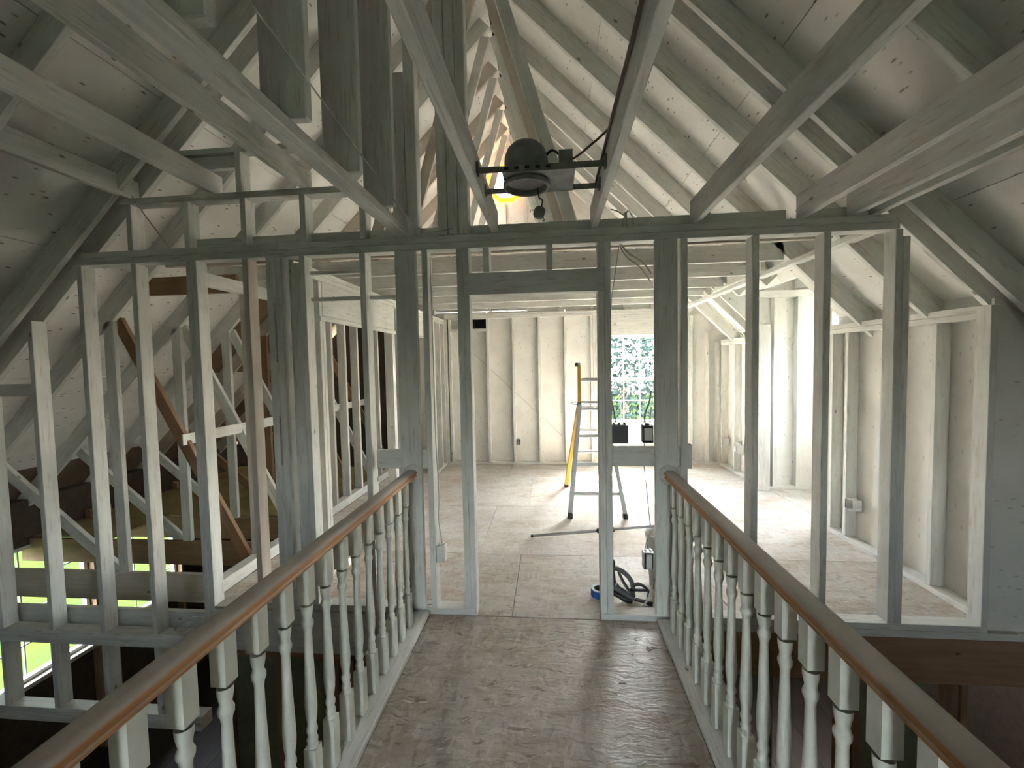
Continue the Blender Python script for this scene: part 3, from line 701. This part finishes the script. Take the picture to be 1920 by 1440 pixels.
def railing(x, label, y_first, plate):
    t = root('stair_railing', label, 'railing', (x, 0, 0), group='railings along the walkway')
    box('base_plate', t, plate[0], plate[1], YN + .3, 2.566, .0005, .030, 'paint', .004)
    y = y_first
    while y > -2.6:
        o = bpy.data.objects.new('baluster', BAL); COL.objects.link(o); o.parent = t; o.location = (0, y, 0); y -= .1265
    # moulded handrail: profile in x,z swept along y
    half = [(.0, .935), (.012, .9345), (.022, .932), (.029, .926), (.033, .917), (.034, .908), (.031, .900), (.0285, .896), (.0285, .891), (.031, .888), (.0315, .880), (.029, .874), (.022, .8735)]
    half = [(a, .935 - (.935 - b) * .75) for a, b in half]
    prof = half + [(-a, b) for a, b in half[::-1][:-1]]
    bm = bmesh.new()
    A = [bm.verts.new((a, YN + .35, b)) for a, b in prof]; B = [bm.verts.new((a, 2.545, b)) for a, b in prof]
    for i in range(len(prof)):
        f = bm.faces.new((A[i], A[(i + 1) % len(prof)], B[(i + 1) % len(prof)], B[i])); f.smooth = True
    bm.faces.new(A); bm.faces.new(B[::-1]); bmesh.ops.recalc_face_normals(bm, faces=bm.faces)
    # local x axis along the rail so the grain follows it
    rot = Matrix.Rotation(math.radians(90), 3, 'Z')
    bm.transform(rot.inverted().to_4x4())
    meshobj('handrail', bm, t, 'rail', False, (x, 0, 0), rot)
    bmr = lathe_bm([(.0, 0), (.058, 0), (.060, .006), (.055, .012), (.045, .015), (.043, .020), (.0, .021)], 28, False)
    bmesh.ops.remove_doubles(bmr, verts=bmr.verts, dist=.0005)
    meshobj('rosette', bmr, t, 'paint', True, (x, 2.5675, .905), Matrix.Rotation(math.radians(90), 3, 'X'))
    return t
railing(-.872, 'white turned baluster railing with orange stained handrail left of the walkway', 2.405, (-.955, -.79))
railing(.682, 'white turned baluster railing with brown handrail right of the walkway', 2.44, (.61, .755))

# ------------------------------------------------------------------ recessed light housing between two joists
lt = root('light_housing', 'dark recessed ceiling light housing hung on bars between two joists', 'light fixture', (-.06, 1.98, 2.40))
for y in (1.875, 2.105):
    beam('hanger_bar', lt, (-.308, y, 2.418), (.245, y, 2.418), .004, .026, (0, 0, 1), 'housing', .0005)
    box('bar_foot', lt, -.308, -.300, y - .02, y + .02, 2.40, 2.45, 'housing', .001); box('bar_foot', lt, .237, .2455, y - .02, y + .02, 2.40, 2.45, 'housing', .001)
box('mounting_plate', lt, -.20, .115, 1.872, 2.108, 2.402, 2.405, 'housing', .0005)
bm = lathe_bm([(.10, 0), (.10, .085), (.097, .11), (.085, .14), (.062, .163), (.03, .176), (.004, .179)], 32)
meshobj('can', bm, lt, 'housing', True, (-.10, 1.99, 2.406))
bm = lathe_bm([(.088, .0), (.105, 0), (.108, -.010), (.105, -.022), (.092, -.022), (.088, 0)], 32, False)
meshobj('trim_ring', bm, lt, 'housing', True, (-.10, 1.99, 2.4015))
for k in range(5): box('bar_slot', lt, -.19 + k * .045, -.19 + k * .045 + .02, 1.866, 1.8715, 2.412, 2.424, 'black', .0005)
jb = box('junction_box', lt, .045, .105, 1.88, 1.96, 2.4055, 2.49, 'housing', .003)
box('splice_cover', lt, .0, .115, 1.965, 2.1, 2.4055, 2.43, 'grey_plastic', .003)
tube('lamp_lead', lt, [(-.05, 2.05, 2.40), (-.045, 2.07, 2.365), (-.03, 2.06, 2.345), (-.035, 2.06, 2.315)], .0035, 'black', 6)
sk = meshobj('lamp_socket', lathe_bm([(.018, -.026), (.026, -.016), (.027, .012), (.020, .024), (.008, .030)], 14), lt, 'housing', True, (-.045, 2.06, 2.29), Matrix.Rotation(.35, 3, 'Y'))
tube('socket_clip', sk, [(-.065, 2.06, 2.30), (-.085, 2.06, 2.305), (-.088, 2.06, 2.292)], .002, 'black', 5)
tube('socket_clip', sk, [(-.03, 2.06, 2.27), (-.022, 2.06, 2.255), (-.032, 2.06, 2.25)], .002, 'black', 5)
tube('whip_conduit', lt, [(-.01, 1.97, 2.51), (.02, 1.94, 2.515), (.05, 1.92, 2.485)], .006, 'black', 6)
tube('power_cable', lt, [(.10, 1.92, 2.46), (.14, 1.90, 2.475), (.20, 1.85, 2.50), (.243, 1.80, 2.515)], .005, 'dark_cable', 8)

# ------------------------------------------------------------------ stepladder
ld = root('stepladder', 'yellow and aluminium folding ladder standing in the room behind the door jamb', 'ladder', (.445, 4.85, 0))
def rail2(n, a, b, w, h, mat): return beam(n, ld, a, b, w, h, (0, 1, .4), mat, .003)
for s in (-1, 1):
    foot = .445 + s * .275; top = .445 + s * .135
    rail2('front_rail', (foot, 4.315, .045), (top, 4.80, 1.10), .042, .060, 'alu')
    box('foot', ld, foot - .024, foot + .024, 4.275, 4.345, 0, .05, 'black', .004)
    rail2('rear_rail', (foot + s * .0, 5.405, .035), (top, 4.90, 1.10), .046, .066, 'yellow')
    box('foot', ld, foot - .026, foot + .026, 5.37, 5.445, 0, .045, 'black', .004)
    box('extension_rail', ld, top - .018, top + .018, 4.825, 4.875, .98, 1.545, 'yellow')
    meshobj('rail_cap', lathe_bm([(.022, -.014), (.026, -.008), (.026, .008), (.022, .014)], 16), ld, 'alu', True, (top, 4.85, 1.55), Matrix.Rotation(math.radians(90), 3, 'Y'))
    meshobj('hinge', lathe_bm([(.045, -.02), (.050, -.012), (.050, .012), (.045, .02)], 20), ld, 'grey_plastic', True, (top, 4.85, 1.09), Matrix.Rotation(math.radians(90), 3, 'Y'))
    tube('lock_handle', ld, [(top + s * .02, 4.83, 1.13), (top + s * .075, 4.83, 1.135), (top + s * .08, 4.83, 1.11), (top + s * .02, 4.83, 1.105)], .006, 'alu', 6)
    rail2('stabiliser', (foot + s * .006, 4.31, .05), (foot - s * .05, 4.42, .30), .014, .03, 'alu')
meshobj('knob', lathe_bm([(.006, -.03), (.010, -.02), (.022, -.012), (.022, .008), (.010, .014)], 14), ld, 'black', True, (.28, 4.85, 1.55), Matrix.Rotation(math.radians(-90), 3, 'Y'))
for z in (.22, .50, .78, 1.06):
    f = z / 1.10; hw = .275 - .14 * f
    box('rung', ld, .445 - hw, .445 + hw, 4.315 + .485 * f - .022, 4.315 + .485 * f + .022, z - .016, z + .016, 'alu', .006)
    if z > .3: box('rung', ld, .445 - hw, .445 + hw, 5.405 - .505 * f - .02, 5.405 - .505 * f + .02, z - .016, z + .016, 'alu', .006)
box('rung', ld, .31, .58, 4.83, 4.87, 1.365, 1.40, 'alu', .006); box('rung', ld, .31, .58, 4.83, 4.87, 1.11, 1.14, 'alu', .006)

# ------------------------------------------------------------------ things on the floor
tp = root('tape_roll', 'blue masking tape roll lying on the floor beside the right door jamb', 'tape', (.305, 2.86, 0))
bm = lathe_bm([(.040, 0), (.060, 0), (.060, .048), (.040, .048), (.040, 0)], 32, False); bmesh.ops.remove_doubles(bm, verts=bm.verts, dist=.0002)
meshobj('tape', bm, tp, 'blue', False, (.305, 2.86, .0005))
bm = lathe_bm([(.0395, .0), (.0585, .0), (.0585, .001), (.0395, .001), (.0395, 0)], 32, False); meshobj('tape_side', bm, tp, 'tape_edge', False, (.305, 2.86, .0488))
bm = lathe_bm([(.037, 0), (.0398, 0), (.0398, .0485), (.037, .0485), (.037, 0)], 32, False); meshobj('core', bm, tp, 'grey_plastic', False, (.305, 2.86, .0005))

bk = root('bucket', 'translucent white plastic bucket standing behind the right handrail post', 'bucket', (.80, 3.02, 0))
bm = lathe_bm([(.0, .004), (.125, .004), (.13, .0), (.150, .34), (.158, .345), (.158, .375), (.150, .378), (.146, .34), (.127, .012), (.0, .012)], 36, False); bmesh.ops.remove_doubles(bm, verts=bm.verts, dist=.0005)
meshobj('body', bm, bk, 'bucket', True, (.80, 3.02, .001))
tube('bail_handle', bk, [(.645, 3.02, .33), (.66, 2.93, .22), (.72, 2.86, .17), (.80, 2.84, .15), (.88, 2.86, .17), (.94, 2.93, .22), (.955, 3.02, .33)], .004, 'alu', 6)

ep = root('extension_pole', 'grey paint extension pole leaning from the floor onto the bucket', 'pole', (-.19, 3.80, 0))
pa, pb = Vector((-.19, 3.80, .014)), Vector((.70, 3.02, .420)); pd = (pb - pa)
tube('outer_tube', ep, [pa, pa + pd * .66], .013, 'galv', 12, smooth_path=False); tube('inner_tube', ep, [pa + pd * .66, pb + pd * .06], .009, 'alu', 12, smooth_path=False)
tube('locking_collar', ep, [pa + pd * .60, pa + pd * .72], .019, 'grey_plastic', 12, smooth_path=False)
tube('end_cap', ep, [pa - pd * .012, pa + pd * .01], .0138, 'black', 12, smooth_path=False)

hs = root('hose_bundle', 'tangled dark grey hoses and straps heaped behind the right door jamb', 'hose', (.47, 2.85, 0))
tube('hose', hs, [(.36, 2.86, .19), (.41, 2.87, .185), (.47, 2.87, .155), (.515, 2.86, .10), (.52, 2.84, .04), (.49, 2.82, .018), (.44, 2.83, .05), (.40, 2.84, .10)], .016, 'hose', 10)
tube('hose', hs, [(.37, 2.82, .085), (.42, 2.81, .072), (.47, 2.80, .045), (.515, 2.78, .022)], .021, 'grey_plastic', 10)
tube('hose', hs, [(.36, 2.82, .055), (.41, 2.80, .040), (.46, 2.785, .020), (.50, 2.77, .018)], .017, 'black', 10)
tube('nozzle', hs, [(.395, 2.86, .20), (.397, 2.86, .228), (.390, 2.86, .245)], .012, 'black', 10)
tube('body', hs, [(.365, 2.85, .20), (.375, 2.85, .16), (.38, 2.84, .11), (.385, 2.83, .06)], .030, 'grey_plastic', 12)
tube('strap', hs, [(.43, 2.86, .165), (.46, 2.85, .10), (.50, 2.83, .045), (.53, 2.82, .02)], .018, 'hose', 8, flat=.5)
tube('buckle', hs, [(.405, 2.805, .108), (.412, 2.80, .108)], .012, 'alu', 12, smooth_path=False)
tube('strap', hs, [(.52, 2.84, .085), (.56, 2.84, .095), (.60, 2.84, .075), (.62, 2.83, .05), (.61, 2.81, .018)], .022, 'strap', 8, flat=.35)
tube('strap', hs, [(.53, 2.80, .012), (.56, 2.77, .020), (.60, 2.76, .014), (.63, 2.75, .012)], .020, 'strap', 8, flat=.4)
tube('strap', hs, [(.50, 2.84, .055), (.56, 2.83, .058), (.61, 2.83, .06)], .018, 'strap', 8, flat=.4)
tube('cord', hs, [(.66, 2.84, .13), (.61, 2.77, .05), (.555, 2.72, .008), (.53, 2.71, .010)], .007, 'galv', 6)
tube('cord', hs, [(.56, 2.72, .008), (.575, 2.70, .008), (.59, 2.685, .008)], .005, 'galv', 6)

# ------------------------------------------------------------------ electrical boxes
def ebox(x0, x1, y0, y1, z0, z1, label, mat='grey_plastic', face='-y', knocks=2):
    c = ((x0 + x1) / 2, (y0 + y1) / 2, z0)
    r = root('electrical_box', label, 'electrical box', c, group='electrical boxes on the framing')
    t = .003
    # open fronted box made of five walls
    if face == '-y': box('back', r, x0, x1, y1 - t, y1, z0, z1, mat, .0008)
    elif face == '+y': box('back', r, x0, x1, y0, y0 + t, z0, z1, mat, .0008)
    elif face == '-x': box('back', r, x1 - t, x1, y0, y1, z0, z1, mat, .0008)
    else: box('back', r, x0, x0 + t, y0, y1, z0, z1, mat, .0008)
    if 'y' in face:
        box('side', r, x0, x0 + t, y0 + t, y1 - t, z0, z1, mat, .0008); box('side', r, x1 - t, x1, y0 + t, y1 - t, z0, z1, mat, .0008)
        box('side', r, x0 + t, x1 - t, y0 + t, y1 - t, z0, z0 + t, mat, .0008); box('side', r, x0 + t, x1 - t, y0 + t, y1 - t, z1 - t, z1, mat, .0008)
    else:
        box('side', r, x0 + t, x1 - t, y0, y0 + t, z0, z1, mat, .0008); box('side', r, x0 + t, x1 - t, y1 - t, y1, z0, z1, mat, .0008)
        box('side', r, x0 + t, x1 - t, y0 + t, y1 - t, z0, z0 + t, mat, .0008); box('side', r, x0 + t, x1 - t, y0 + t, y1 - t, z1 - t, z1, mat, .0008)
    for k in range(knocks):
        if 'y' in face: box('clamp', r, x0 + (x1 - x0) * (k + .3) / knocks, x0 + (x1 - x0) * (k + .65) / knocks, (y0 + y1) / 2 - .01, (y0 + y1) / 2 + .015, z1 + .0002, z1 + .012, mat, .001)
        else: box('clamp', r, (x0 + x1) / 2 - .01, (x0 + x1) / 2 + .015, y0 + (y1 - y0) * (k + .3) / knocks, y0 + (y1 - y0) * (k + .65) / knocks, z1 + .0002, z1 + .012, mat, .001)
    return r
eb1 = ebox(.3585, .455, 2.600, 2.668, 1.085, 1.195, 'wide dark switch box on the right door jamb, wires rising from it', 'grey_plastic', '+y', 3)
eb2 = ebox(.545, .606, 2.610, 2.67, 1.085, 1.19, 'dark switch box on the left edge of the right handrail post', 'grey_plastic', '-y', 1)
box('device_yoke', eb2, .552, .600, 2.612, 2.616, 1.10, 1.175, 'white_plastic', .001)
eb3 = ebox(.545, .606, 2.610, 2.67, .305, .41, 'low pale outlet box on the right handrail post above the floor', 'white_plastic', '-y', 2)
box('outlet_face', eb3, .560, .592, 2.606, 2.6115, .315, .40, 'white_plastic', .002)
for sx in (.5505, .5945): box('dark_gap', eb3, sx, sx + .007, 2.609, 2.613, .31, .405, 'black', .0005)
eb4 = ebox(-.742, -.690, 2.60, 2.66, .33, .43, 'small white outlet box on the stud left of the door opening', 'white_plastic', '-y', 2)
box('cover_plate', eb4, -.742, -.690, 2.597, 2.60, .33, .43, 'white_plastic', .001)
eb5 = ebox(-.560, -.50, YB - .004, YB + .06, .30, .40, 'outlet box beside a stud low on the far wall', 'white_plastic', '-y', 1)
for sx in (-.556, -.512): box('dark_gap', eb5, sx, sx + .010, YB - .006, YB - .003, .305, .395, 'black', .0005)
eb6 = ebox(2.492, 2.56, 6.425, 6.535, .33, .43, 'white outlet box low on the far end of the right knee wall, nearer the corner', 'white_plastic', '-x', 1)
eb7 = ebox(2.488, 2.56, 5.96, 6.105, .30, .42, 'white outlet box with loose wires low on the right knee wall', 'white_plastic', '-x', 2)
box('device', eb7, 2.478, 2.4885, 6.0, 6.06, .33, .39, 'galv', .002)
eb8 = ebox(2.492, 2.57, 3.765, 3.858, .285, .375, 'plaster caked outlet box low on the near knee wall', 'white_plastic', '-x', 1)
box('dark_gap', eb8, 2.489, 2.493, 3.842, 3.852, .295, .365, 'black', .0005)

def cable(pts, label, r=.0045, mat='cable', n=8): return tag(tube('cable', None, pts, r, mat, 7, n), label, 'cable')
cable([(.385, 2.64, 1.207), (.380, 2.645, 1.26), (.365, 2.65, 1.34), (.3575 + .004, 2.65, 1.42)], 'grey wire rising from the wide switch box along the door jamb', .005)
cable([(.56, 2.645, 1.205), (.565, 2.65, 1.26), (.590, 2.65, 1.33), (.603, 2.65, 1.40)], 'thick wire curving up from the switch box to the handrail post', .006)
cable([(.592, 2.645, 1.205), (.598, 2.65, 1.26), (.602, 2.65, 1.30)], 'short wire beside the thick one above the post switch box', .004)
cable([(.56, 2.66, 1.08), (.565, 2.70, .95), (.585, 2.70, .75), (.602, 2.69, .55)], 'thin wire hanging below the switch box down the post', .0035)
cable([(.56, 2.645, .425), (.575, 2.65, .48), (.602, 2.65, .53)], 'wire bending from the low outlet box up to the post', .004)
cable([(.425, 2.63, 2.275), (.47, 2.63, 2.22), (.55, 2.64, 2.17), (.604, 2.645, 2.10)], 'upper of two wires drooping from the top plate to the handrail post', .0045)
cable([(.415, 2.63, 2.275), (.46, 2.635, 2.20), (.54, 2.65, 2.14), (.604, 2.655, 2.05)], 'lower of two wires drooping from the top plate to the handrail post', .0045)
cable([(.415, 2.63, 2.275), (.395, 2.62, 2.15), (.372, 2.62, 2.0), (.361, 2.62, 1.9)], 'wire slanting from the top plate to the right door jamb', .0035)
cable([(.36, 2.59, 2.47), (.40, 2.585, 2.455), (.43, 2.575, 2.43), (.45, 2.60, 2.45), (.455, 2.61, 2.40), (.455, 2.60, 2.368)], 'curled wire end on the top plate beside the joist', .004)
cable([(.43, 2.59, 2.368), (.435, 2.585, 2.41), (.46, 2.58, 2.455), (.485, 2.585, 2.41), (.49, 2.59, 2.368)], 'looped wire standing on top of the plate', .0035)
cable([(-.738, 2.63, 2.25), (-.737, 2.632, 1.6), (-.737, 2.635, 1.1), (-.728, 2.64, .75), (-.735, 2.64, .6), (-.715, 2.63, .442)], 'long wire running down the stud to the small white outlet box', .0035)
cable([(.239, .6, 2.49), (.239, 1.2, 2.478), (.239, 1.75, 2.488), (.239, 2.3, 2.485)], 'dark cable stapled along the side of the right joist', .006, 'dark_cable')
cable([(-2.66, 2.56, 2.70), (-2.60, 2.565, 2.60), (-2.50, 2.57, 2.46), (-2.44, 2.575, 2.368)], 'thin wire slanting between the raised plate and the main plate', .003)
cable([(-.79, .3, 2.64), (-.795, 1.2, 2.56), (-.795, 2.0, 2.46), (-.785, 2.45, 2.40), (-.70, 2.565, 2.385), (-.58, 2.572, 2.40)], 'thin wire sagging along the flat stringer to the king post', .003)
cable([(-2.60, 2.62, -.20), (-2.55, 2.60, -.16), (-2.45, 2.60, -.10), (-2.36, 2.60, -.09)], 'upper white wire coiled on the plate in the left well', .006, 'white_plastic')
cable([(-2.58, 2.62, -.21), (-2.52, 2.60, -.19), (-2.44, 2.60, -.14), (-2.36, 2.60, -.13)], 'lower white wire coiled on the plate in the left well', .006, 'white_plastic')
tag(tube('string', None, [(.165, 1.55, .003), (.205, 1.53, .004), (.215, 1.49, .003), (.185, 1.45, .004), (.16, 1.42, .003), (.175, 1.39, .004), (.225, 1.37, .003), (.235, 1.345, .003), (.20, 1.31, .003), (.16, 1.27, .003)], .0022, 'white_plastic', 5, 6), 'thin white curled string lying on the walkway floor', 'string')
for i in range(3):
    cable([(2.08 + .01 * i, 6.0 - .12 * i, 2.33), (2.2, 5.95 - .10 * i, 2.17 + .01 * i), (2.34, 5.9 - .08 * i, 2.02), (2.46, 5.85 - .07 * i, 1.872)], ('first', 'second', 'third')[i] + ' pale wire from the corner on the far right slope above the knee wall', .004, 'white_plastic')
for o in list(bpy.data.objects):
    if '_w' in o: del o['_w']
